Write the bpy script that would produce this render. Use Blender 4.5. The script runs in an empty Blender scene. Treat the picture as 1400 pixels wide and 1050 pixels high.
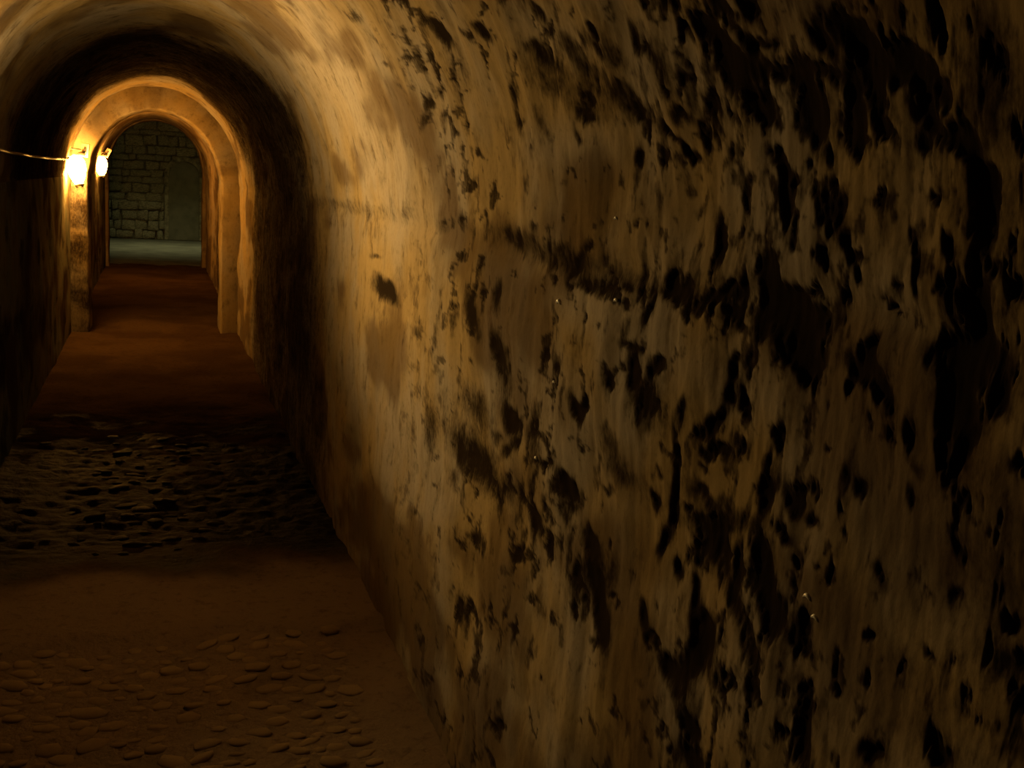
import bpy, bmesh, math, random
import numpy as np
from mathutils import Vector, Matrix

# ------------------------------------------------------------------ camera
# tunnel runs along +Y, X to the right, Z up; the camera stands on the axis
EYE = 1.66
scene = bpy.context.scene
FPX, ROLL, VPX, VPY = 1550.0, math.radians(3.0), 213.0, 230.0
a_, b_ = VPX - 700.0, 525.0 - VPY
c_, s_ = math.cos(ROLL), math.sin(ROLL)
a2, b2 = c_ * a_ - s_ * b_, s_ * a_ + c_ * b_
TH = math.atan(b2 / FPX)
YAW = math.atan(-a2 / (FPX * math.cos(TH) + b2 * math.sin(TH)))
R0 = Vector((math.cos(YAW), -math.sin(YAW), 0))
F0 = Vector((math.cos(TH) * math.sin(YAW), math.cos(TH) * math.cos(YAW), -math.sin(TH)))
U0 = Vector((math.sin(TH) * math.sin(YAW), math.sin(TH) * math.cos(YAW), math.cos(TH)))
right, up = c_ * R0 + s_ * U0, -s_ * R0 + c_ * U0
cam_data = bpy.data.cameras.new('camera')
cam_data.sensor_width = 36.0
cam_data.lens = FPX / 1400.0 * 36.0
cam_data.clip_start = 0.02
cam = bpy.data.objects.new('camera', cam_data)
m = Matrix((right, up, -F0)).transposed().to_4x4()
m.translation = Vector((0, 0, EYE))
cam.matrix_world = m
scene.collection.objects.link(cam)
scene.camera = cam

# ------------------------------------------------------------------ world, exposure, daylight
world = bpy.data.worlds.new('underground')
scene.world = world
world.use_nodes = True
world.node_tree.nodes['Background'].inputs[0].default_value = (0.0, 0.0, 0.0, 1)
world.node_tree.nodes['Background'].inputs[1].default_value = 0.0
scene.view_settings.view_transform = 'Standard'
scene.view_settings.look = 'None'
scene.view_settings.exposure = 0.0
scene.view_settings.gamma = 1.0
scene.view_settings.use_curve_mapping = False

# weak overcast daylight that falls through the light shaft in the roof of the far chamber
sky = bpy.data.lights.new('shaft_daylight', 'AREA')
sky.shape = 'RECTANGLE'
sky.size, sky.size_y = 1.3, 1.5
sky.energy = 110.0
sky.color = (0.95, 0.88, 0.40)
sky_o = bpy.data.objects.new('shaft_daylight', sky)
sky_o.location = (0.35, 25.6, 5.2)
scene.collection.objects.link(sky_o)

LAMP0 = (-0.68, 4.58, 1.58)      # globe centres
LAMP1 = (-0.722, 11.78, 1.61)
LAMP2 = (-0.755, 17.70, 1.655)
POWER0, POWER1, POWER2 = 2450.0, 310.0, 220.0
COL0 = (1.0, 0.63, 0.215)
COL1 = (1.0, 0.45, 0.075)
COL2 = (1.0, 0.40, 0.06)

# ------------------------------------------------------------------ small helpers
rng = random.Random(7)
W, HS, RISE = 0.82, 1.54, 0.94            # half width, springing height, rise of the vault
Y0, YEND = -3.2, 20.8
PH = np.linspace(0, math.pi, 4001)
ARC = np.concatenate([[0], np.cumsum(np.hypot(np.diff(W * np.cos(PH)), np.diff(RISE * np.sin(PH))))])
VAULT_LEN = float(ARC[-1])


def _hash(ix, iy, seed):
    h = (ix.astype(np.int64) * 374761393 + iy.astype(np.int64) * 668265263 + seed * 1442695041) & 0xFFFFFFFF
    h = ((h ^ (h >> 13)) * 1274126177) & 0xFFFFFFFF
    h = h ^ (h >> 16)
    return (h & 0xFFFF) / 65535.0


def vnoise(x, y, seed=0):
    """gradient noise, about 0..1"""
    x = np.asarray(x, dtype=float); y = np.asarray(y, dtype=float)
    ix, iy = np.floor(x), np.floor(y)
    fx, fy = x - ix, y - iy
    ux = fx * fx * fx * (fx * (fx * 6 - 15) + 10)
    uy = fy * fy * fy * (fy * (fy * 6 - 15) + 10)

    def g(i, j):
        an = _hash(ix + i, iy + j, seed) * 2 * math.pi
        return np.cos(an) * (fx - i) + np.sin(an) * (fy - j)
    a, b, c, d = g(0, 0), g(1, 0), g(0, 1), g(1, 1)
    return .5 + .85 * ((a * (1 - ux) + b * ux) * (1 - uy) + (c * (1 - ux) + d * ux) * uy)


def fbm(x, y, octv=4, seed=0, gain=0.5):
    t, amp, tot = 0.0, 1.0, 0.0
    for i in range(octv):
        t = t + amp * vnoise(x, y, seed + i * 17)
        tot += amp; amp *= gain
        x, y = x * 2.05 + 5.37, y * 2.05 + 3.71
    return t / tot


def sstep(a, b, x):
    t = np.clip((x - a) / (b - a), 0, 1)
    return t * t * (3 - 2 * t)


def tag(o, label=None, cat=None, group=None, kind=None):
    if label: o['label'] = label
    if cat: o['category'] = cat
    if group: o['group'] = group
    if kind: o['kind'] = kind
    return o


def link(name, mesh, mat=None, parent=None):
    o = bpy.data.objects.new(name, mesh)
    scene.collection.objects.link(o)
    if mat is not None and mesh is not None and not mesh.materials:
        mesh.materials.append(mat)
    if parent is not None:
        o.parent = parent
    return o


def empty(name, loc):
    o = bpy.data.objects.new(name, None)
    o.empty_display_size = 0.05
    o.location = loc
    scene.collection.objects.link(o)
    return o


def smooth(mesh):
    mesh.polygons.foreach_set('use_smooth', np.ones(len(mesh.polygons), dtype=bool))
    mesh.update()


def grid_mesh(name, P, UV=None, attr=None, flip=False):
    """P: (n, m, 3) vertex grid -> one mesh"""
    n, mm = P.shape[:2]
    idx = np.arange(n * mm).reshape(n, mm)
    q = np.stack([idx[:-1, :-1], idx[1:, :-1], idx[1:, 1:], idx[:-1, 1:]], -1).reshape(-1, 4)
    if flip:
        q = q[:, ::-1]
    me = bpy.data.meshes.new(name)
    me.vertices.add(n * mm)
    me.vertices.foreach_set('co', P.reshape(-1).astype(np.float32))
    nf = len(q)
    me.loops.add(nf * 4)
    me.loops.foreach_set('vertex_index', q.reshape(-1).astype(np.int32))
    me.polygons.add(nf)
    me.polygons.foreach_set('loop_start', np.arange(0, nf * 4, 4, dtype=np.int32))
    me.update(calc_edges=True)
    if UV is not None:
        l = me.uv_layers.new(name='surf')
        l.data.foreach_set('uv', UV.reshape(-1, 2)[q.reshape(-1)].reshape(-1).astype(np.float32))
    if attr is not None:
        at = me.attributes.new('stain_shade', 'FLOAT_COLOR', 'POINT')
        at.data.foreach_set('color', attr.reshape(-1).astype(np.float32))
    smooth(me)
    return me


def bm_mesh(name, bm, sm=False):
    bmesh.ops.recalc_face_normals(bm, faces=bm.faces)
    me = bpy.data.meshes.new(name)
    bm.to_mesh(me); bm.free()
    if sm: smooth(me)
    return me


def box_bm(lo, hi, bevel=0.0, mtx=None):
    bm = bmesh.new()
    bmesh.ops.create_cube(bm, size=1)
    for v in bm.verts:
        v.co = Vector([(lo[i] + hi[i]) / 2 + v.co[i] * (hi[i] - lo[i]) for i in range(3)])
    if bevel:
        bmesh.ops.bevel(bm, geom=bm.edges[:], offset=bevel, segments=2, affect='EDGES', profile=.5)
    if mtx is not None:
        bm.transform(mtx)
    return bm


def tube_bm(pts, r, seg=8, bm=None, closed_ends=True):
    bm = bm or bmesh.new()
    pts = [Vector(p) for p in pts]
    rings = []
    for i, p in enumerate(pts):
        d = (pts[min(i + 1, len(pts) - 1)] - pts[max(i - 1, 0)]).normalized()
        ref = Vector((0, 0, 1)) if abs(d.z) < .9 else Vector((1, 0, 0))
        u = d.cross(ref).normalized(); v = d.cross(u)
        rr = r[i] if isinstance(r, (list, tuple)) else r
        rings.append([bm.verts.new(p + rr * (math.cos(t) * u + math.sin(t) * v)) for t in
                      [2 * math.pi * k / seg for k in range(seg)]])
    for a, b in zip(rings, rings[1:]):
        for k in range(seg):
            bm.faces.new((a[k], a[(k + 1) % seg], b[(k + 1) % seg], b[k]))
    if closed_ends:
        bm.faces.new(rings[0]); bm.faces.new(rings[-1])
    return bm


def lathe_bm(prof, seg=24, mtx=None):
    bm = bmesh.new()
    rings = []
    for r, z in prof:
        if r < 1e-5:
            rings.append([bm.verts.new((0, 0, z))])
        else:
            rings.append([bm.verts.new((r * math.cos(t), r * math.sin(t), z)) for t in
                          [2 * math.pi * k / seg for k in range(seg)]])
    for a, b in zip(rings, rings[1:]):
        for k in range(seg):
            k2 = (k + 1) % seg
            if len(a) == 1 and len(b) == 1: continue
            if len(a) == 1: bm.faces.new((a[0], b[k], b[k2]))
            elif len(b) == 1: bm.faces.new((a[k], a[k2], b[0]))
            else: bm.faces.new((a[k], a[k2], b[k2], b[k]))
    if mtx is not None: bm.transform(mtx)
    return bm


# ------------------------------------------------------------------ materials
class NT:
    def __init__(self, name):
        self.m = bpy.data.materials.new(name); self.m.use_nodes = True
        self.t = self.m.node_tree; self.p = self.t.nodes['Principled BSDF']
    def n(self, typ, **k):
        o = self.t.nodes.new(typ)
        for a, b in k.items(): setattr(o, a, b)
        return o
    def l(self, a, b): self.t.links.new(a, b)
    def math(self, op, a, b=None, clamp=False):
        o = self.n('ShaderNodeMath', operation=op); o.use_clamp = clamp
        for i, v in enumerate((a, b)):
            if v is None: continue
            if isinstance(v, (int, float)): o.inputs[i].default_value = v
            else: self.l(v, o.inputs[i])
        return o.outputs[0]
    def mix(self, f, a, b):
        o = self.n('ShaderNodeMix', data_type='RGBA')
        for i, v in ((0, f), (6, a), (7, b)):
            if isinstance(v, (int, float)): o.inputs[i].default_value = v
            elif isinstance(v, tuple): o.inputs[i].default_value = v + (1,)
            else: self.l(v, o.inputs[i])
        return o.outputs[2]
    def noise(self, vec, scale, detail=4, rough=.55, mapscale=None):
        if mapscale:
            mp = self.n('ShaderNodeMapping'); mp.inputs['Scale'].default_value = mapscale
            self.l(vec, mp.inputs[0]); vec = mp.outputs[0]
        o = self.n('ShaderNodeTexNoise'); o.inputs['Scale'].default_value = scale
        o.inputs['Detail'].default_value = detail; o.inputs['Roughness'].default_value = rough
        self.l(vec, o.inputs['Vector'])
        return o.outputs['Fac']
    def ramp(self, f, a, b, lo=0., hi=1.):
        o = self.n('ShaderNodeMapRange'); o.interpolation_type = 'SMOOTHSTEP'
        o.inputs[1].default_value = a; o.inputs[2].default_value = b
        o.inputs[3].default_value = lo; o.inputs[4].default_value = hi
        self.l(f, o.inputs[0]); return o.outputs[0]
    def bump(self, h, strength, dist):
        o = self.n('ShaderNodeBump'); o.inputs['Strength'].default_value = strength
        o.inputs['Distance'].default_value = dist
        self.l(h, o.inputs['Height']); self.l(o.outputs[0], self.p.inputs['Normal'])


def plaster_material(name, ochre=(.27, .20, .10), grey=(.30, .262, .215), stains=True):
    t = NT(name)
    uv = t.n('ShaderNodeUVMap', uv_map='surf').outputs[0]
    streak = t.noise(uv, 1, 3, .58, (21, 4.5, 1))        # runs down the wall and round the vault
    fine = t.noise(uv, 1, 3, .65, (90, 40, 1))
    big = t.noise(uv, 1, 3, .55, (2.6, 2.0, 1))
    mid = t.noise(uv, 1, 4, .68, (11, 6.5, 1))
    base = t.mix(t.ramp(big, .38, .66), ochre, tuple(c * .86 for c in grey))
    if stains:
        at = t.n('ShaderNodeAttribute', attribute_name='stain_shade')
        sep = t.n('ShaderNodeSeparateColor'); t.l(at.outputs['Color'], sep.inputs[0])
        base = t.mix(sep.outputs[1], base, grey)
    base = t.mix(t.ramp(streak, .46, .78, 0, .38), base, (.10, .066, .030))
    base = t.mix(t.ramp(fine, .5, .8, 0, .45), base, (.085, .060, .033))
    base = t.mix(t.ramp(mid, .50, .74, 0, .75), base, (.075, .052, .027))
    base = t.mix(t.ramp(fine, .42, .2, 0, .3), base, (.36, .30, .21))
    if stains:
        base = t.mix(t.math('MULTIPLY', sep.outputs[2], .85), base, (.065, .038, .016))
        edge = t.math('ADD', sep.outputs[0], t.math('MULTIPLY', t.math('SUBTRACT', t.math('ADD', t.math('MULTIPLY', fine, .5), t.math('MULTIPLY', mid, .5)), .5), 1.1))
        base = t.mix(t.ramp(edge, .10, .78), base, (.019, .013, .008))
    t.l(base, t.p.inputs['Base Color'])
    t.p.inputs['Roughness'].default_value = .85
    t.p.inputs['Specular IOR Level'].default_value = 0.0
    t.bump(t.math('ADD', t.math('MULTIPLY', mid, 1.2), t.math('MULTIPLY', fine, .4)), .3, .006)
    return t.m


M_PLASTER = plaster_material('old_plaster')
M_LEFT = plaster_material('left_plaster', (.21, .185, .12), (.19, .205, .155))  # left wall plaster, darker and greener than the right


def plain(name, col, rough=.6, metal=0., nscale=40, namt=.35, bump=.2, spec=.4, bdist=.003):
    t = NT(name)
    co = t.n('ShaderNodeTexCoord').outputs['Object']
    nz = t.noise(co, nscale, 5, .6)
    t.l(t.mix(t.ramp(nz, .3, .75), col, tuple(c * (1 - namt) for c in col)), t.p.inputs['Base Color'])
    t.p.inputs['Roughness'].default_value = rough
    t.p.inputs['Metallic'].default_value = metal
    t.p.inputs['Specular IOR Level'].default_value = spec
    if bump: t.bump(nz, bump, bdist)
    return t.m


def emitter(name, col, strength):
    t = NT(name)
    t.p.inputs['Base Color'].default_value = (.8, .78, .72, 1)
    t.p.inputs['Roughness'].default_value = .35
    t.p.inputs['Emission Color'].default_value = col + (1,)
    t.p.inputs['Emission Strength'].default_value = strength
    return t.m


def floor_material():
    t = NT('trodden_earth')
    co = t.n('ShaderNodeTexCoord').outputs['Object']
    big = t.noise(co, 1.3, 4)
    fine = t.noise(co, 26, 6, .65)
    at = t.n('ShaderNodeAttribute', attribute_name='stain_shade')
    sep = t.n('ShaderNodeSeparateColor'); t.l(at.outputs['Color'], sep.inputs[0])
    mud = sep.outputs[0]
    col = t.mix(t.ramp(big, .4, .62), (.085, .050, .022), (.058, .033, .015))
    col = t.mix(t.ramp(fine, .5, .75, 0, .6), col, (.028, .017, .009))
    col = t.mix(sep.outputs[1], col, t.mix(t.ramp(fine, .5, .75, 0, .7), (.165, .118, .078), (.07, .05, .033)))
    col = t.mix(mud, col, (.006, .004, .0025))
    t.l(col, t.p.inputs['Base Color'])
    t.l(t.ramp(mud, 0, 1, .9, .5), t.p.inputs['Roughness'])
    t.l(t.ramp(mud, .5, 1, 0., .006), t.p.inputs['Specular IOR Level'])
    t.bump(fine, .9, .02)
    return t.m


M_FLOOR = floor_material()
M_PEBBLE = plain('damp_floor_stone', (.25, .175, .10), .9, nscale=30, namt=.5, bump=.4, spec=0)
M_WET = plain('muddy_floor_stone', (.010, .0065, .0035), .5, nscale=22, namt=.5, bump=1.0, spec=.03, bdist=.012)
M_STONE = plain('chamber_stone', (.44, .42, .30), .9, nscale=9, namt=.75, bump=.6, bdist=.02)
M_MORTAR = plain('chamber_mortar', (.28, .265, .19), .95, nscale=14, namt=.4, bump=.5)
M_CHFLOOR = plain('chamber_floor', (.2, .2, .165), .9, nscale=2.2, namt=.5, bump=.3)
M_DOOR = plain('grey_door', (.27, .28, .22), .8, nscale=5, namt=.3, bump=.1)
M_CERAMIC = plain('aged_ceramic', (.62, .55, .42), .45, nscale=50, namt=.25, bump=.1)
M_STEEL = plain('dull_steel', (.10, .09, .08), .6, .4, nscale=30, namt=.4, bump=.2)
M_CABLE = plain('cable_sheath', (.30, .23, .14), .5, nscale=60, namt=.3, bump=0)
M_DROP = plain('painted_drop_glint', (.93, .92, .86), .3, nscale=200, namt=.1, bump=0, spec=1.0)  # near-white colour stands in for the glint of water drops

# ------------------------------------------------------------------ stains and painted shade of the right side (y along the tunnel, s up the wall)
# each: centre y, centre s, long half-axis (y, s), short half-axis (y, s), strength
MOULD_SHADE=[  # mould blotches, plus shade painted along the seam and at the near end
(2.940,2.066,-.050,-.041,.041,-.003,.900),(2.582,2.022,-.028,-.023,.027,-.002,.900),(2.726,2.034,-.031,-.026,.018,-.001,.600),
(2.223,2.018,-.030,-.027,.020,-.002,.800),(2.284,1.943,-.056,-.032,.024,-.004,.700),(3.666,2.047,.018,-.008,.040,.004,.600),
(3.647,2.122,-.020,-.018,.032,-.001,.600),(3.753,2.220,-.046,-.020,.041,-.003,.500),(2.522,1.874,-.001,-.020,.027,-.000,.800),
(2.541,1.818,-.010,-.031,.028,-.001,.700),(3.215,1.844,-.003,-.024,.035,-.001,.500),(3.397,1.846,.009,-.008,.037,.001,.500),
(3.086,1.800,.006,-.008,.031,.001,.700),(2.636,1.766,.004,-.007,.024,.001,.500),(2.434,1.744,.003,-.006,.021,.000,.500),
(2.338,1.801,-.032,-.040,.014,-.001,.500),(3.593,1.967,-.039,-.022,.030,-.002,.400),(2.928,1.951,-.187,-.073,.097,-.016,.300),
(2.299,1.894,-.087,-.061,.059,-.009,.500),(1.939,1.955,-.013,-.012,.012,-.002,.900),(1.935,1.918,-.084,-.042,.027,-.007,.600),
(2.081,1.922,-.042,-.044,.029,-.003,.600),(1.802,1.917,-.001,-.025,.018,.000,.800),(1.731,1.881,-.038,-.051,.029,-.004,.650),
(1.887,1.828,-.075,-.046,.039,-.009,.700),(2.057,1.841,-.122,-.050,.052,-.016,.500),(2.090,1.805,-.032,-.018,.020,-.005,.700),
(2.138,1.768,-.012,-.020,.016,-.001,.700),(1.719,1.958,.003,-.004,.010,.001,.800),(1.564,1.916,-.022,-.022,.015,-.003,.900),
(1.489,1.927,-.011,-.014,.012,-.002,.800),(1.424,1.921,-.015,-.017,.012,-.002,.900),(1.614,1.908,-.015,-.013,.009,-.002,.800),
(1.653,1.901,.002,-.003,.007,.001,.600),(1.516,1.871,-.035,-.034,.024,-.005,.950),(1.424,1.877,-.046,-.012,.007,-.007,.800),
(1.503,1.831,-.019,-.022,.018,-.003,.950),(1.470,1.800,-.036,-.021,.016,-.007,.950),(1.374,1.823,-.044,-.011,.007,-.007,.900),
(1.577,1.796,-.015,-.019,.018,-.003,.900),(1.681,1.785,-.023,-.012,.015,-.005,.800),(1.732,1.762,-.015,-.013,.013,-.003,.950),
(1.669,1.729,-.030,-.020,.011,-.003,.850),(1.874,1.723,-.008,-.015,.016,-.002,.850),(1.649,1.750,.001,-.003,.008,.000,.600),
(1.580,1.742,-.004,-.009,.007,-.001,.600),(1.444,1.762,.001,-.004,.008,.000,.500),(1.850,1.754,.001,-.004,.009,.000,.500),
(1.390,1.709,-.026,-.021,.013,-.004,.980),(1.380,1.665,-.007,-.034,.009,-.001,.950),(1.210,1.867,-.028,-.018,.013,-.006,.980),
(1.259,1.858,-.022,-.024,.013,-.003,.800),(1.180,1.841,-.038,-.014,.009,-.008,.950),(1.261,1.820,-.039,-.016,.010,-.007,.800),
(1.128,1.842,-.020,-.018,.006,-.003,.900),(1.094,1.811,-.036,-.021,.012,-.008,.900),(1.154,1.812,-.035,-.010,.007,-.009,.850),
(1.055,1.861,-.004,-.024,.008,-.000,.950),(1.049,1.836,.001,-.003,.005,.000,.800),(1.305,1.769,-.011,-.039,.020,-.002,.800),
(1.214,1.756,-.006,-.035,.015,-.001,.750),(1.151,1.753,-.023,-.019,.008,-.003,.900),(1.171,1.793,-.017,-.018,.009,-.003,.700),
(1.076,1.755,-.018,-.019,.011,-.004,.850),(1.020,1.742,-.023,-.013,.008,-.006,.950),(1.081,1.726,-.006,-.012,.010,-.002,.800),
(1.007,1.716,-.028,-.024,.007,-.004,.850),(1.272,1.718,-.001,-.013,.007,-.000,.800),(1.322,1.707,.000,-.004,.007,.000,.700),
(1.155,1.891,.001,-.004,.007,.001,.800),(1.169,1.879,.001,-.003,.005,.001,.600),(1.299,1.778,-.063,-.041,.039,-.017,.500),
(.954,1.790,-.041,-.056,.027,-.009,.300),(2.157,1.509,-.029,.028,-.016,-.001,.850),(2.078,1.477,-.065,.004,.002,-.012,.750),
(1.892,1.491,-.001,-.008,.020,-.002,.500),(1.729,1.523,-.006,-.018,.017,-.002,.900),(1.796,1.458,.014,-.025,.018,.000,.850),
(1.871,1.604,.006,-.008,.009,.001,.700),(1.786,1.654,-.006,-.017,.015,-.001,.500),(1.651,1.638,.000,-.007,.016,-.001,.600),
(1.574,1.605,-.013,-.029,.016,-.002,.950),(1.554,1.511,.031,-.023,.010,.003,.900),(1.484,1.510,.005,-.035,.013,-.000,.900),
(1.409,1.568,.000,-.023,.018,-.001,.970),(1.398,1.513,-.024,-.034,.030,-.007,.980),(1.352,1.526,-.022,-.021,.020,-.007,.950),
(1.417,1.480,-.001,-.016,.010,-.001,.850),(1.730,1.617,-.000,-.004,.008,-.000,.600),(2.087,1.556,.002,-.016,.023,-.001,.400),
(2.262,1.402,-.018,-.022,.013,-.003,.600),(1.851,1.389,-.051,-.003,.007,-.008,.600),(1.638,1.480,-.001,-.006,.013,-.002,.400),
(2.243,1.674,.001,-.006,.018,-.000,.500),(2.408,1.524,-.345,-.025,.033,-.029,.550),(1.872,1.511,-.283,-.006,.011,-.021,.400),  # last two and the next entry: shadow of the springing seam, painted
(5.034,1.538,-.961,.001,.025,-.026,.350),(1.354,1.693,.000,-.005,.009,-.000,.900),(1.239,1.657,.007,-.019,.014,.001,.950),
(1.256,1.679,.000,-.005,.008,-.000,.800),(1.261,1.630,-.009,-.009,.006,-.002,.700),(1.274,1.594,-.007,-.014,.010,-.002,.900),
(1.221,1.611,-.007,-.019,.011,-.002,.900),(1.191,1.601,-.017,.003,-.002,-.004,.700),(1.197,1.579,.002,-.016,.008,.000,.750),
(1.234,1.551,-.001,-.007,.013,-.001,.900),(1.300,1.546,-.001,-.008,.014,-.001,.850),(1.315,1.501,-.016,-.027,.031,-.007,.980),
(.983,1.671,-.010,-.035,.013,-.002,.970),(1.056,1.669,-.016,-.006,.003,-.003,.700),(1.029,1.628,-.009,-.009,.006,-.003,.900),
(1.082,1.577,-.008,-.030,.006,-.001,.850),(1.035,1.579,-.001,-.006,.010,-.001,.750),(1.124,1.545,-.023,.000,.000,-.003,.750),
(.976,1.553,-.003,-.039,.015,-.001,.970),(1.162,1.497,-.002,-.010,.017,-.003,.850),(.928,1.590,-.014,-.011,.006,-.004,.800),
(1.003,1.567,-.001,-.005,.007,-.001,.600),(3.382,.899,.001,-.067,.058,-.012,.600),(2.654,1.209,-.036,-.052,.054,-.011,.600),
(2.902,1.071,-.102,-.031,.076,-.026,.500),(2.954,.926,-.171,-.029,.100,-.042,.550),(2.585,1.098,-.049,-.029,.038,-.012,.750),
(2.553,1.091,-.002,-.009,.029,-.006,.900),(2.700,1.026,-.002,-.013,.045,-.010,.500),(2.593,1.023,-.064,.031,-.023,-.003,.650),
(2.382,1.108,-.016,-.052,.041,-.010,.650),(2.269,1.073,-.002,-.009,.028,-.007,.900),(3.091,.811,-.027,-.022,.048,-.015,.500),
(2.585,.923,-.004,-.021,.072,-.020,.450),(2.856,.909,-.120,-.032,.075,-.030,.400),(3.708,.820,-.003,-.020,.092,-.021,.300),
(2.308,1.296,-.001,-.008,.024,-.004,.800),(2.341,.922,-.024,-.020,.029,-.011,.700),(2.723,.963,-.514,-.072,.205,-.096,.250),
(4.419,1.366,-.002,-.014,.078,-.006,.600),(4.301,1.258,-.086,-.031,.110,-.019,.800),(4.124,1.246,-.043,-.032,.080,-.012,.750),
(2.860,1.453,.021,-.025,.027,-.000,.500),(2.927,1.317,-.055,-.054,.042,-.008,.800),(2.705,1.390,.002,-.037,.031,-.003,.850),
(2.692,1.263,-.030,-.036,.043,-.009,.700),(3.630,1.171,-.003,-.017,.076,-.010,.400),(3.383,1.529,-.003,-.017,.075,-.004,.400),
(3.104,1.563,-.102,-.029,.051,-.012,.350),(2.441,1.575,-.001,-.008,.026,-.001,.600),(2.221,1.286,-.001,-.008,.022,-.004,.500),
(1.934,1.307,.005,-.023,.021,-.003,.600),(2.108,1.230,-.025,-.026,.023,-.007,.800),(2.071,1.234,.014,-.022,.023,-.002,.700),
(1.921,1.198,-.032,-.024,.026,-.010,.500),(1.867,1.148,-.053,-.013,.030,-.018,.600),(2.146,1.052,-.041,-.024,.031,-.013,.800),
(1.941,1.103,-.001,-.008,.021,-.006,.700),(1.716,1.192,-.001,-.007,.017,-.004,.700),(1.734,1.141,-.009,-.016,.020,-.007,.850),
(1.656,1.247,-.010,-.035,.013,-.003,.750),(1.660,1.159,.001,-.052,.016,-.004,.950),(1.840,1.344,-.002,-.035,.022,-.003,.900),
(1.747,1.370,-.002,-.010,.023,-.004,.850),(1.765,1.309,-.023,-.041,.052,-.014,.750),(1.636,1.316,.006,-.023,.016,-.002,.800),
(1.499,1.400,-.000,-.027,.016,-.002,.850),(1.460,1.369,-.008,-.013,.012,-.004,.850),(1.540,1.318,.028,-.034,.017,.001,.900),
(1.528,1.278,-.002,-.010,.021,-.005,.970),(1.466,1.298,-.002,-.013,.026,-.006,.700),(1.563,1.261,-.001,-.007,.015,-.004,.800),
(1.569,1.238,-.001,-.006,.012,-.003,.700),(1.354,1.340,.002,-.017,.011,-.002,.950),(1.383,1.291,-.002,-.011,.012,-.003,.600),
(1.377,1.250,-.006,-.024,.018,-.005,.850),(1.550,1.199,-.053,-.000,.011,-.013,.700),(1.604,1.169,-.001,-.006,.013,-.004,.700),
(1.502,1.172,-.079,.019,.001,-.017,.700),(1.314,1.262,-.019,-.025,.017,-.007,.700),(1.340,1.460,-.003,-.015,.028,-.004,.900),
(1.304,1.441,-.014,-.021,.023,-.007,.950),(1.173,1.472,-.041,-.005,.009,-.016,.980),(1.202,1.438,.005,-.013,.009,.000,.900),
(1.130,1.447,-.019,-.017,.014,-.007,.980),(.988,1.510,-.051,.001,.002,-.016,.900),(.996,1.458,-.007,-.042,.027,-.005,.970),
(.935,1.477,.003,-.018,.014,-.000,.850),(.984,1.400,.015,-.029,.008,.001,.950),(1.069,1.405,-.001,-.020,.012,-.002,.850),
(1.237,1.347,-.001,-.005,.008,-.002,.800),(1.188,1.315,.002,-.026,.015,-.003,.750),(1.154,1.321,.004,-.017,.012,-.001,.800),
(1.297,1.260,-.007,-.015,.016,-.006,.950),(1.248,1.251,-.002,-.009,.015,-.005,.750),(1.059,1.334,.003,-.014,.008,-.001,.700),
(1.050,1.375,-.001,-.008,.013,-.003,.500),(.895,1.411,-.001,-.007,.010,-.002,.800),(1.242,1.414,-.001,-.005,.008,-.002,.400),
(2.944,.471,-.018,-.039,.046,-.019,.600),(2.866,.706,-.054,-.009,.037,-.018,.400),(2.359,.890,.005,-.043,.020,-.006,.600),
(2.477,.790,.009,-.023,.033,-.009,.500),(2.569,.721,-.002,-.011,.036,-.012,.500),(2.019,.975,-.029,-.017,.025,-.012,.850),
(2.003,.914,-.010,-.038,.038,-.014,.750),(1.960,.865,-.013,-.045,.029,-.012,.950),(1.921,.821,-.005,-.029,.021,-.009,.900),
(1.969,.778,-.002,-.010,.026,-.011,.700),(2.078,.853,-.008,-.046,.025,-.009,.600),(1.912,.942,.005,-.031,.018,-.005,.600),
(1.898,.904,-.001,-.005,.014,-.005,.700),(2.280,.723,-.023,-.012,.023,-.011,.400),(1.700,1.069,.016,-.033,.019,-.003,.900),
(1.638,1.051,-.003,-.019,.016,-.006,.950),(1.512,1.125,-.061,-.024,.037,-.025,.800),(1.421,1.126,-.008,-.021,.012,-.005,.900),
(1.361,1.163,-.027,-.035,.020,-.010,.900),(1.315,1.210,-.018,-.011,.011,-.007,.900),(1.568,1.029,-.003,-.034,.015,-.005,.750),
(1.752,.924,-.025,-.025,.017,-.009,.800),(1.716,.897,-.001,-.008,.018,-.007,.700),(1.413,1.064,-.035,-.022,.018,-.012,.750),
(1.319,1.100,-.041,-.033,.023,-.014,.850),(1.513,.987,-.017,-.028,.032,-.016,.900),(1.549,.935,.017,-.043,.034,-.009,.850),
(1.650,.875,-.026,-.015,.020,-.013,.850),(1.590,.859,-.032,-.034,.044,-.026,.750),(1.366,1.013,-.012,-.021,.015,-.008,.800),
(1.399,.947,-.001,-.006,.013,-.006,.900),(1.343,.973,-.001,-.005,.010,-.004,.700),(1.436,.936,-.059,.012,.014,-.026,.600),
(1.741,.804,-.001,-.008,.018,-.008,.500),(1.281,1.182,-.001,-.005,.009,-.003,.900),(1.224,1.194,-.001,-.006,.010,-.003,.700),
(1.103,1.229,-.009,-.016,.011,-.005,.700),(1.233,1.113,-.002,-.019,.012,-.004,.900),(1.234,1.074,-.001,-.007,.012,-.005,.800),
(1.104,1.148,-.001,-.007,.011,-.005,.900),(.975,1.239,-.001,-.008,.011,-.004,.650),(.890,1.252,-.001,-.007,.010,-.004,.800),
(1.001,1.177,-.001,-.006,.010,-.004,.700),(1.156,1.053,-.001,-.005,.009,-.004,.700),(.974,1.301,-.012,-.010,.008,-.005,.600),
(.888,1.201,-.021,-.012,.011,-.011,.500),(1.244,1.028,-.002,-.010,.017,-.008,.500),(1.541,.816,-.026,-.005,.016,-.013,.950),
(1.531,.760,-.035,-.013,.034,-.027,.950),(1.716,.774,-.002,-.009,.021,-.010,.500),(1.311,.971,-.001,-.006,.011,-.005,.800),
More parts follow.
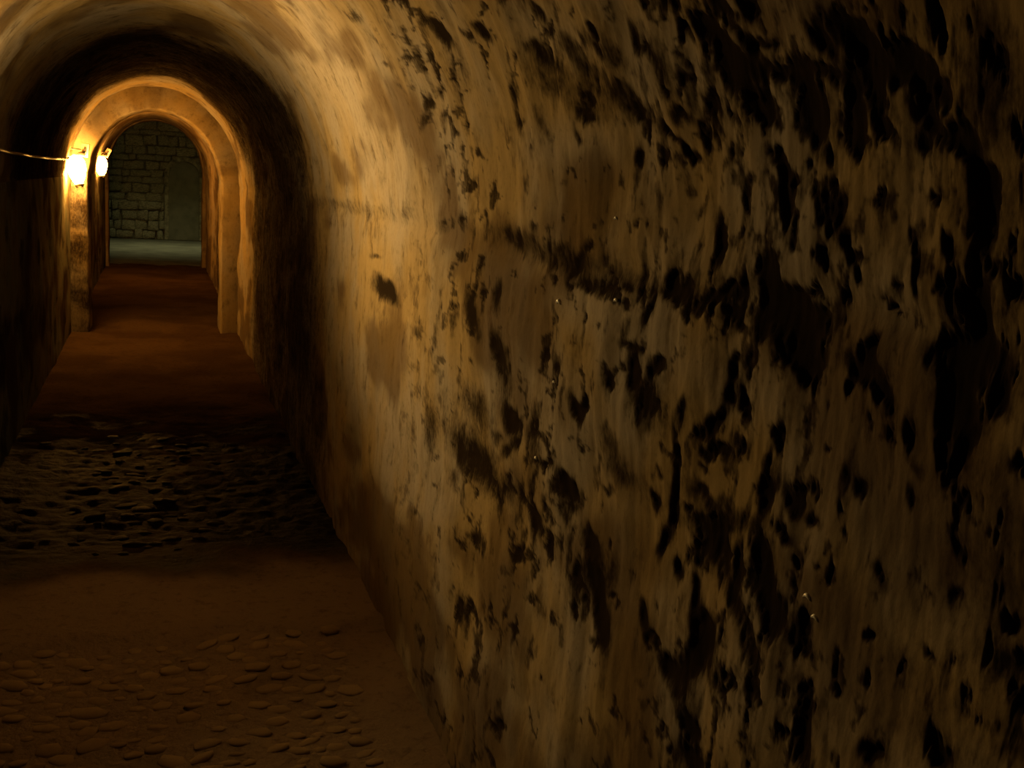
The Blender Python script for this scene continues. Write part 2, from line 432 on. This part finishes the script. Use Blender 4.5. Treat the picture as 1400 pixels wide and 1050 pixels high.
(1.201,.966,-.014,-.045,.016,-.009,.800),(1.281,.914,-.001,-.005,.009,-.005,.600),(1.460,.895,-.001,-.006,.011,-.005,.600),
(1.359,.880,-.001,-.004,.008,-.004,.600),(.961,1.073,-.019,-.016,.013,-.011,.900),(1.069,1.019,-.002,-.014,.022,-.011,.900),
(.962,1.755,-.033,-.111,.056,-.007,.420),(.949,1.576,-.043,-.080,.039,-.012,.350),(.914,1.313,-.070,-.132,.058,-.029,.380),  # from here on: broad dimming towards the near end, painted into the colour
(.960,1.123,-.096,-.058,.055,-.052,.300),(1.142,1.803,-.068,-.087,.074,-.020,.350),]
GREY=[
(1.618,1.854,-.046,-.055,.058,-.009,.900),(1.387,1.792,.004,-.017,.034,.002,.900),(2.077,1.442,-.222,-.015,.043,-.041,.900),
(2.386,1.751,.016,-.039,.124,.002,.700),(2.124,1.733,.013,-.042,.121,.001,.800),(1.127,1.541,-.065,-.037,.034,-.023,.800),
(1.025,1.276,-.064,-.051,.051,-.036,.800),(1.213,1.387,-.058,-.060,.057,-.026,.600),(1.460,1.388,-.127,-.002,.022,-.039,.700),
(2.408,1.229,-.266,-.061,.119,-.052,.600),(1.160,1.047,-.113,-.028,.044,-.045,.500),(4.685,2.128,-.371,-.220,.678,-.028,.800),
(3.924,1.642,-.225,-.129,.356,-.033,.600),(2.150,1.961,-.129,-.043,.062,-.021,.600),]


# ------------------------------------------------------------------ tunnel lining
def profile(s):
    """arc coordinate s -> x, z, inward normal (right wall, vault, left wall)"""
    s = np.asarray(s, dtype=float)
    sv = np.clip(s - HS, 0, VAULT_LEN)
    ph = np.interp(sv, ARC, PH)
    x, z = W * np.cos(ph), HS + RISE * np.sin(ph)
    nx, nz = -np.cos(ph) / W, -np.sin(ph) / RISE
    ln = np.hypot(nx, nz); nx, nz = nx / ln, nz / ln
    low = s < HS
    z = np.where(low, s, z)
    sl = s - HS - VAULT_LEN
    hi = sl > 0
    z = np.where(hi, HS - sl, z)
    return x, z, nx, nz


def relief(Y, S):
    d = (fbm(Y * 1.6, S * 1.8, 3, 3) - .5) * .050
    d += (fbm(Y * 9, S * 3.2, 4, 11) - .5) * .016
    # the ragged joint where the vault springs from the wall
    for c in (HS, HS + VAULT_LEN):
        j = c + (fbm(Y * 3, Y * 0 + c, 3, 41) - .5) * .07 - .02
        depth = .004 + .007 * sstep(.35, .7, fbm(Y * 2.2, S * 0 + 3, 2, 55))
        d -= depth * np.exp(-((S - j) / .03) ** 2)
    # a formwork joint round the vault, the plaster on the near side a little deeper
    jy = 3.72 + (fbm(S * 1.5, S * 0, 3, 77) - .5) * .18
    d += .010 * sstep(-.03, .02, Y - jy) * sstep(HS - .1, HS + .1, S)
    return d


def stain_shade_field(ys, ss):
    """R mould and painted shade, G grey lime wash, B brown patches for a grid of ys x ss (right side)"""
    Y, S = np.meshgrid(ys, ss, indexing='ij')
    LY = np.log(np.clip(Y, .35, None))
    wy = (fbm(LY * 34, S * 14, 4, 101) - .5) * .030 * np.clip(Y / 2.2, .3, 1.6)
    ws = (fbm(LY * 34, S * 14, 4, 131) - .5) * .045
    dark = np.zeros_like(Y); grey = np.zeros_like(Y)
    for src, dst, soft in ((MOULD_SHADE, dark, .85), (GREY, grey, .98)):
        for (cy, cs, ay, as_, by, bs, st) in src:
            det = ay * bs - as_ * by
            if abs(det) < 1e-9: continue
            ey = 2.6 * (abs(ay) + abs(by)) + .06; es = 2.6 * (abs(as_) + abs(bs)) + .06
            i0, i1 = np.searchsorted(ys, (cy - ey, cy + ey))
            j0, j1 = np.searchsorted(ss, (cs - es, cs + es))
            if i1 <= i0 or j1 <= j0: continue
            sl = (slice(i0, i1), slice(j0, j1))
            dy = Y[sl] + wy[sl] - cy; ds = S[sl] + ws[sl] - cs
            u = (dy * bs - ds * by) / det / 1.22; v = (-dy * as_ + ds * ay) / det / 1.22
            f = st * (1 - sstep(1 - soft, 1 + soft, np.hypot(u, v)))
            dst[sl] = 1 - (1 - dst[sl]) * (1 - f)
    near = 1 - sstep(2.9, 4.2, Y)
    near2 = 1 - sstep(1.0, 2.2, Y)
    # ragged speckle and runs between the large patches
    sp = fbm(LY * 22 + S * 3, S * 15 - LY * 4, 5, 151, .6)
    area = fbm(Y * 1.7, S * 1.5, 3, 171)
    f = sstep(.555, .70, sp + (area - .5) * .42 + .01 * near2) * (.12 + .52 * near - .10 * near2)
    dark = 1 - (1 - dark) * (1 - f)
    run = fbm(LY * 34 + S * 3, S * 7.5, 4, 191, .6)
    f = sstep(.54, .71, run + (area - .5) * .34 + .0 * near2) * (.12 + .40 * near - .12 * near2)
    dark = 1 - (1 - dark) * (1 - f)
    # ragged shade painted into the colour over the stretch between the lamps
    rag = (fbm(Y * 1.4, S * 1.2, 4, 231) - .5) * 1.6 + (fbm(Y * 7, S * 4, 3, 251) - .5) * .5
    painted_shade = sstep(5.6, 7.0, Y + rag * (.45 + .55 * sstep(HS - .2, HS + .3, S)) + .55 * sstep(HS, HS - .5, S) - .9 * sstep(HS + .5, HS + 1.1, S)) * (1 - sstep(10.6, 11.7, Y + rag * .5 + .7 * sstep(HS + .35, HS, S))) + sstep(13.2, 13.9, Y + rag) * (1 - sstep(15.6, 17.0, Y + rag))
    dark = 1 - (1 - dark) * (1 - (.55 + .09 * sstep(HS + .1, HS + .6, S)) * painted_shade)
    brown_patch = sstep(.50, .66, fbm(Y * 1.1, S * 1.9 + 4, 4, 211) + .12 * sstep(.9, .2, S))  # brown patches, denser towards the foot of the wall
    return np.stack([dark, grey, brown_patch * .8, np.ones_like(dark)], -1)


def columns(fine0, fine1):
    ys = list(np.arange(Y0, fine0, .12))
    u0, u1 = 1.0 / fine0, 1.0 / fine1
    ys += list(1.0 / np.linspace(u0, u1, 560))
    ys += list(np.arange(fine1 + .05, YEND, .05)) + [YEND]
    return np.array(ys)


def lining(name, ss, ys, stains, mat):
    Y, S = np.meshgrid(ys, ss, indexing='ij')
    x, z, nx, nz = profile(S)
    d = relief(Y, S) * (1.0 if stains else 1 - .55 * sstep(0, .2, S - HS - VAULT_LEN))
    attr = None
    if stains:
        attr = stain_shade_field(ys, ss)
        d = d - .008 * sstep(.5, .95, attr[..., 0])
    else:
        attr = np.zeros(Y.shape + (4,))
        attr[..., 0] = sstep(.50, .7, fbm(Y * 2, S * 3, 4, 301)) * .5
        attr[..., 2] = sstep(.48, .66, fbm(Y * 1.3, S * 1.6, 4, 331))
        attr[..., 3] = 1
    P = np.stack([x + nx * d, Y, z + nz * d], -1)
    o = link(name, grid_mesh(name, P, np.stack([Y, S], -1), attr), mat)
    return tag(o, kind='structure')


ys_f = columns(.85, 6.2)
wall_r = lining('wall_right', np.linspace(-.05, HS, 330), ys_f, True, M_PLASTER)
tag(wall_r, 'ochre plastered tunnel wall blotched with black mould on the right')
half = VAULT_LEN * .55
ss_v = np.concatenate([np.linspace(HS, HS + half, 240), np.linspace(HS + half, HS + VAULT_LEN, 90)[1:]])
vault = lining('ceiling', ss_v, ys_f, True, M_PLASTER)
tag(vault, 'stained plaster barrel vault over the tunnel')
ys_c = np.concatenate([np.arange(Y0, 2, .12), np.arange(2, YEND, .05), [YEND]])
wall_l = lining('wall_left', np.linspace(HS + VAULT_LEN, HS + VAULT_LEN + HS + .05, 60), ys_c, False, M_LEFT)
tag(wall_l, 'dark plastered tunnel wall on the left carrying the lamps')

# wall that closes the tunnel behind the viewer
bm = box_bm((-1.1, Y0 - .3, -.2), (1.1, Y0, 2.7))
tag(link('wall_back', bm_mesh('wall_back', bm), M_MORTAR), 'plain masonry wall closing the near end of the tunnel', kind='structure')


def arch_ring(name, ya, yb, hw, crown, spring, outer, mat, seed, label, painted_shade=0.0):
    """a plastered transverse arch: jambs and semi-elliptic ring, from its inner edge out into the lining"""
    pts = []
    for h in np.linspace(-.05, spring, 26)[:-1]: pts.append((hw, h, -1, 0))
    for t in np.linspace(0, math.pi, 70):
        pts.append((hw * math.cos(t), spring + (crown - spring) * math.sin(t), -math.cos(t), -math.sin(t)))
    for h in np.linspace(spring, -.05, 26)[1:]: pts.append((-hw, h, 1, 0))
    p = np.array(pts)
    n = len(p)
    t = np.arange(n) / n
    rows = []
    e = .02
    for (y, off) in ((ya, outer), (ya, outer * .5), (ya, e), (ya + .006, .006), (ya + e, 0), ((ya + yb) / 2, 0),
                     (yb - e, 0), (yb - .006, .006), (yb, e), (yb, outer)):
        wob = (fbm(t * 18, t * 0 + y, 3, seed) - .5) * .035
        o = off + wob * (1 if off < outer else 0)
        r = np.stack([p[:, 0] - p[:, 2] * o, np.full(n, y) + (fbm(t * 14, t * 0 + 9 * off, 3, seed + 5) - .5) * .02,
                      p[:, 1] - p[:, 3] * o], -1)
        rows.append(r)
    P = np.array(rows)
    UV = np.stack([np.broadcast_to(np.cumsum([0, .1, .1, .02, .02, .2, .2, .02, .02, .2])[:, None], P.shape[:2]),
                   np.broadcast_to(t[None] * 5, P.shape[:2])], -1)
    jam = np.broadcast_to(((p[:, 0] < 0) & (p[:, 1] < 1.45))[None], P.shape[:2]) * 1.0
    attr = np.zeros(P.shape[:2] + (4,)); attr[..., 3] = 1
    attr[..., 0] = jam * painted_shade * (.5 + .5 * sstep(.35, .6, fbm(UV[..., 0] * 4, UV[..., 1] * 5, 4, seed + 9)))  # left jamb below lamp height darkened, shade painted into the colour
    attr[..., 2] = .5 * sstep(.5, .65, fbm(UV[..., 0] * 2, UV[..., 1] * 3, 4, seed + 19))
    return tag(link(name, grid_mesh(name, P, UV, attr), mat), label, kind='structure')


arch_ring('trim_1', 12.15, 12.75, .645, 2.235, 1.50, .34, M_PLASTER, 501, 'plastered transverse arch narrowing the tunnel just past the nearer lamp', .62)
arch_ring('trim_2', 20.45, 21.0, .765, 2.455, 1.62, 1.6, M_PLASTER, 521, 'plastered arch at the far end of the tunnel opening into the chamber')

# ------------------------------------------------------------------ floor with low worn steps, stones set in it
def floor_h(X, Y):
    h = (fbm(X * 1.5, Y * 1.2, 3, 601) - .5) * .05
    h += (fbm(X * 7, Y * 6, 4, 621) - .5) * .018
    h += (fbm(X * 9, Y * 14, 3, 631) - .5) * .035 * sstep(4.8, 5.3, Y) * (1 - sstep(7.6, 8.6, Y))
    for y, a in ((4.02, .022), (7.15, .010), (8.55, .006), (14.0, .01)):
        ye = y + (fbm(X * 2.2, X * 0 + y, 3, 641) - .5) * .5 + .05 * X
        h += a * sstep(-.03, .05, Y - ye) - a * sstep(.1, 2.0, Y - ye)
    return h - .01


xs = np.linspace(-.95, .95, 96)
ysf = np.concatenate([np.arange(Y0, 2.6, .1), np.arange(2.6, 9.2, .02), np.arange(9.2, YEND + .2, .05)])
Yg, Xg = np.meshgrid(ysf, xs, indexing='ij')
mud = sstep(4.5, 5.1, Yg + (fbm(Xg * 2, Yg * 2, 4, 661) - .5) * .9) * (1 - sstep(6.3, 8.8, Yg + (fbm(Xg * 2.5, Yg * 2.5, 4, 671) - .5) * 3.2))
sand = 1 - sstep(4.5, 5.4, Yg + (fbm(Xg * 3, Yg * 3, 4, 681) - .5) * .8)
mud_attr = np.stack([mud, sand, mud, np.ones_like(mud)], -1)
floor = link('floor', grid_mesh('floor', np.stack([Xg, Yg, floor_h(Xg, Yg)], -1), None, mud_attr, flip=True), M_FLOOR)
tag(floor, 'dark trodden earth floor of the tunnel with half-buried stones', kind='structure')


def pebble_mesh(seed, mat):
    r = random.Random(seed)
    bm = bmesh.new()
    bmesh.ops.create_icosphere(bm, subdivisions=1, radius=1)
    for v in bm.verts:
        v.co *= r.uniform(.82, 1.12)
    me = bm_mesh('stone', bm, True)
    me.materials.append(mat)
    return me


PEB = [pebble_mesh(i, M_PEBBLE) for i in range(8)]
PEBW = [pebble_mesh(i, M_WET) for i in range(8)]
placed = []
tries = 0
while len(placed) < 262 and tries < 30000:
    tries += 1
    if len(placed) < 175:
        y = rng.uniform(3.0, 4.02); x = rng.uniform(-.62, .62); s = rng.uniform(.022, .050)
    else:
        y = rng.uniform(5.0, 7.3); x = rng.gauss(-.02, .2); s = rng.uniform(.016, .055)
    if any((x - a) ** 2 + (y - b) ** 2 < (.85 * (s + c)) ** 2 for a, b, c in placed): continue
    placed.append((x, y, s))
    o = bpy.data.objects.new('stone', rng.choice(PEB if y < 4.4 else PEBW))
    scene.collection.objects.link(o)
    o.parent = floor
    fh = float(floor_h(np.array([x]), np.array([y]))[0])
    o.location = (x, y, fh - .002)
    o.scale = (s * rng.uniform(.9, 1.35), s * rng.uniform(.7, 1.0), s * rng.uniform(.30, .48))
    o.rotation_euler = (rng.uniform(-.12, .12), rng.uniform(-.12, .12), rng.uniform(-.6, .6))

# ------------------------------------------------------------------ chamber beyond the tunnel
CY0, CY1, CX, CH = 21.0, 28.5, 2.6, 3.5
tag(link('floor_chamber', bm_mesh('floor_chamber', box_bm((-CX, CY0 - .05, -.3), (CX, CY1 + .1, -.012))), M_CHFLOOR),
    'pale stone floor of the chamber at the far end', kind='structure')
for nm, lo, hi, lab in (('wall_chamber_left', (-CX - .2, CY0, -.1), (-CX, CY1, CH), 'left side wall of the far chamber'),
                        ('wall_chamber_right', (CX, CY0, -.1), (CX + .2, CY1, CH), 'right side wall of the far chamber')):
    tag(link(nm, bm_mesh(nm, box_bm(lo, hi)), M_MORTAR), lab, kind='structure')
# roof of the chamber with the opening of a light shaft
bm = bmesh.new()
for lo, hi in (((-CX, CY0, CH), (-.3, CY1, CH + .2)), ((1.0, CY0, CH), (CX, CY1, CH + .2)),
               ((-.3, CY0, CH), (1.0, 24.85, CH + .2)), ((-.3, 26.35, CH), (1.0, CY1, CH + .2)),
               ((-.5, 24.65, CH + .2), (-.3, 26.55, 5.4)), ((1.0, 24.65, CH + .2), (1.2, 26.55, 5.4)),
               ((-.3, 24.65, CH + .2), (1.0, 24.85, 5.4)), ((-.3, 26.35, CH + .2), (1.0, 26.55, 5.4))):
    b = box_bm(lo, hi); tmp = bpy.data.meshes.new('t'); b.to_mesh(tmp); b.free(); bm.from_mesh(tmp); bpy.data.meshes.remove(tmp)
tag(link('ceiling_chamber', bm_mesh('ceiling_chamber', bm), M_MORTAR), 'roof of the far chamber with a light shaft', kind='structure')

wall_end = link('wall_chamber_end', bm_mesh('wall_chamber_end', box_bm((-CX, CY1, -.1), (CX, CY1 + .3, CH))), M_MORTAR)
tag(wall_end, 'rough stone end wall of the far chamber', kind='structure')
DX, DHW, DSP, DTOP = .64, .37, 1.52, 1.88


def block_mesh(seed):
    r = random.Random(seed)
    bm = box_bm((-.5, -.5, -.5), (.5, .5, .5))
    for v in bm.verts:
        v.co += Vector((r.uniform(-.12, .12), r.uniform(-.15, .15), r.uniform(-.16, .16)))
    bmesh.ops.bevel(bm, geom=bm.edges[:], offset=.09, segments=1, affect='EDGES')
    me = bm_mesh('stone', bm, True)
    me.materials.append(M_STONE)
    return me


BLK = [block_mesh(40 + i) for i in range(8)]
z = .0
while z < 2.7:
    hgt = rng.uniform(.11, .27)
    x = -1.5 + rng.uniform(0, .2)
    while x < 1.5:
        wd = rng.uniform(.12, .5)
        cz = z + hgt / 2
        dz = (cz + hgt * .4 - DSP) / (DTOP + .08 - DSP)
        half_d = (DHW + .075) * (1.0 if dz <= 0 else math.sqrt(max(0.0, 1 - dz * dz)))   # half width of the doorway here
        for a0, a1 in ((x, min(x + wd, DX - half_d)), (max(x, DX + half_d), x + wd)) if half_d > 0 else ((x, x + wd),):
            if a1 - a0 < .05: continue
            o = bpy.data.objects.new('stone', rng.choice(BLK))
            scene.collection.objects.link(o); o.parent = wall_end
            o.location = ((a0 + a1) / 2, CY1 + .02 - rng.uniform(0, .07), cz)
            o.scale = ((a1 - a0) * .96, .16, hgt * rng.uniform(.86, .97))
            o.rotation_euler = (0, rng.uniform(-.03, .03), 0)
        x += wd
    z += hgt

# arched blind door in the end wall
door = link('door_1', None)
tag(door, 'grey arched door in the stone end wall of the chamber', kind='structure')
def arch_outline(hw, sp, top, n=18):
    pts = [(hw, 0)]
    for t in np.linspace(0, math.pi, n): pts.append((hw * math.cos(t), sp + (top - sp) * math.sin(t)))
    return pts + [(-hw, 0)]
bm = bmesh.new()
vs = [bm.verts.new((DX + a, CY1 - .03, b)) for a, b in arch_outline(DHW - .03, DSP, DTOP - .03)]
f = bm.faces.new(vs)
ext = bmesh.ops.extrude_face_region(bm, geom=[f])
for v in ext['geom']:
    if isinstance(v, bmesh.types.BMVert): v.co.y += .05
link('door_leaf', bm_mesh('door_leaf', bm), M_DOOR, door)
bm = bmesh.new()
A, B = arch_outline(DHW + .07, DSP, DTOP + .08), arch_outline(DHW - .02, DSP, DTOP - .02)
fr = [[bm.verts.new((DX + a, y, b)) for a, b in src] for src, y in ((A, CY1 - .12), (B, CY1 - .12), (B, CY1), (A, CY1))]
for i in range(len(A) - 1):
    for k in range(4):
        p, q = fr[k], fr[(k + 1) % 4]
        bm.faces.new((p[i], p[i + 1], q[i + 1], q[i]))
link('door_surround', bm_mesh('door_surround', bm), M_STONE, door)

# ------------------------------------------------------------------ lamps on the left wall
def lamp(loc, col, power, label, tilt, scale=1.0, box_off=(.072, .125, .185), box_rot=.12, shield=False, bare=False):
    root = empty('wall_lamp', loc)
    tag(root, label, 'lamp', 'lamps along the left tunnel wall')
    rot = Matrix.Rotation(tilt, 4, 'Y')
    if bare:
        prof = [(0, .050), (.018, .047), (.028, .034), (.034, .014), (.036, -.004), (.031, -.020), (.018, -.032), (0, -.037)]
    else:
        prof = [(0, .128), (.040, .126), (.066, .105), (.082, .070), (.088, .030), (.084, -.015), (.072, -.060),
                (.055, -.100), (.036, -.128), (.018, -.142), (0, -.146)]
    prof = [(r * scale, z * scale) for r, z in prof]
    link('bulb_globe', bm_mesh('bulb_globe', lathe_bm(prof, 28, rot), True), emitter('lamp_glow', col, power), root)
    k = .45 if bare else 1.0
    # ceramic holder box above, tilted off the wall, and the neck that joins it to the globe
    bmx = Matrix.Translation(Vector(box_off) * k) @ Matrix.Rotation(box_rot, 4, 'Y')
    box = link('lamp_holder', bm_mesh('lamp_holder', box_bm((-.036 * k, -.034 * k, -.066 * k), (.036 * k, .034 * k, .066 * k), .007 * k, bmx)), M_CERAMIC, root)
    link('holder_cap', bm_mesh('holder_cap', box_bm((-.011 * k, -.038 * k, -.022 * k), (.011 * k, -.03 * k, .030 * k), .002, bmx)), M_STEEL, box)
    nk = tube_bm([rot @ Vector((0, 0, .115 * scale * k)), Vector((box_off[0] * .55, box_off[1] * .5, box_off[2] * .78)) * k,
                  Vector(box_off) * k - Vector((.01, 0, .035)) * k], [.034 * k, .028 * k, .02 * k], 12)
    link('neck', bm_mesh('neck', nk, True), M_CERAMIC, root)
    # bracket from the holder back to the wall
    wx = -W - .01 - loc[0]
    br = tube_bm([Vector(box_off) * k, Vector((wx * .5, box_off[1] * k, box_off[2] * k + .01)), Vector((wx, box_off[1] * k, box_off[2] * k + .01))], .009, 8)
    link('bracket', bm_mesh('bracket', br, True), M_STEEL, root)
    if not bare:
        cup = [(.0, -.160), (.044, -.154), (.050, -.138), (.046, -.136), (.040, -.150), (.0, -.155)]  # cup added to block the globe's light straight down
        link('blocker_cup', bm_mesh('blocker_cup', lathe_bm(cup, 24, rot), True), M_CERAMIC, root)
        # two short guard prongs under the globe
        for sx in (-1, 1):
            a = rot @ Vector((sx * .034, 0, -.12)); b = rot @ Vector((sx * .024, 0, -.172))
            link('guard_prong', bm_mesh('guard_prong', tube_bm([a, b], [.012, .009], 8), True), M_CERAMIC, root)
    if shield:
        # shallow dish and stay added to cut the lamp's forward and downward light
        n = Vector((.47, -.74, 1.58)).normalized()
        q = n.to_track_quat('Z', 'Y').to_matrix().to_4x4()
        prof = [(.0, -.060), (.030, -.058), (.070, -.046), (.100, -.022), (.116, .0), (.120, .0), (.104, -.026), (.073, -.051), (.031, -.063), (.0, -.065)]
        link('added_dish', bm_mesh('added_dish', lathe_bm(prof, 36, q), True), M_STEEL, root)
        link('stay', bm_mesh('stay', tube_bm([Vector((wx, .02, -.02)), q @ Vector((0, 0, -.06))], .008, 8), True), M_STEEL, root)
    return root


lamp(LAMP0, COL0, POWER0, 'lamp nearest the viewer on the left wall with an added tilted dish that blocks its light', 0, 1.0, bare=True, shield=True)
lamp(LAMP1, COL1, POWER1, 'larger glowing wall lamp just before the narrow arch, cable hanging at its left', -.14, 1.0)
lamp(LAMP2, COL2, POWER2, 'smaller glowing wall lamp furthest down the tunnel near the end arch', -.06, 1.0, box_off=(.085, .125, .19), box_rot=.5)


def cable(y0, z0, y1, z1, label, sag, turns=0.0):
    pts = []
    n = 60
    for i in range(n + 1):
        t = i / n
        y = y0 + (y1 - y0) * t
        zz = z0 + (z1 - z0) * t - sag * 4 * t * (1 - t)
        wv = turns * max(0, (t - .72) / .28)
        pts.append((-W + .055 + .008 * math.sin(t * 37), y, zz + wv * math.sin(t * 160)))
    o = link('cable', bm_mesh('cable', tube_bm(pts, .009, 8), True), M_CABLE)
    return tag(o, label, 'cable')


cable(LAMP0[1] + .2, 1.74, LAMP1[1] + .03, LAMP1[2] + .10, 'thin pale cable running along the left wall to the larger glowing lamp', .03, .012)

# ------------------------------------------------------------------ water drops on the right wall, their glints painted as pale colour
DROPS = (
    (2.236, 1.424, .0075, 'larger drop with painted pale glint of the upper pair, below the springing joint'),
    (1.925, 1.462, .0055, 'smaller drop with painted pale glint of the upper pair, just below the springing joint'),
    (1.970, 1.611, .0045, 'drop with painted pale glint above the springing joint on the vault'),
    (1.236, 1.147, .0055, 'brightest drop with painted glint low on the right wall, upper of two'),
    (1.2135, 1.127, .0052, 'drop with painted glint low on the right wall, lower of two'),
    (2.352, 1.059, .0055, 'drop with painted pale glint on the streaked middle of the right wall'),
    (2.247, 1.252, .0045, 'drop with painted pale glint midway up the wall among brown runs'),
)
for y, s, r, lab in DROPS:
    r *= 1.45
    x, zz, nx, nz = [float(np.ravel(v)[0]) for v in profile(np.array([s]))]
    d = float(relief(np.array([y]), np.array([s]))[0])
    bm = bmesh.new()
    # small crescent drip: a bent tapering bead
    pts = [(0, -1.0 + 2.0 * t, .55 * math.sin(math.pi * t)) for t in np.linspace(0, 1, 9)]
    tube_bm([Vector(p) * r for p in pts], [r * (.12 + .26 * math.sin(math.pi * t)) for t in np.linspace(0, 1, 9)], 8, bm)
    o = link('drop_glint', bm_mesh('drop_glint', bm, True), M_DROP)
    o.location = (x + nx * (d + .001), y, zz + nz * (d + .001))
    tag(o, lab, 'drop', 'drops with painted glints on the right wall')
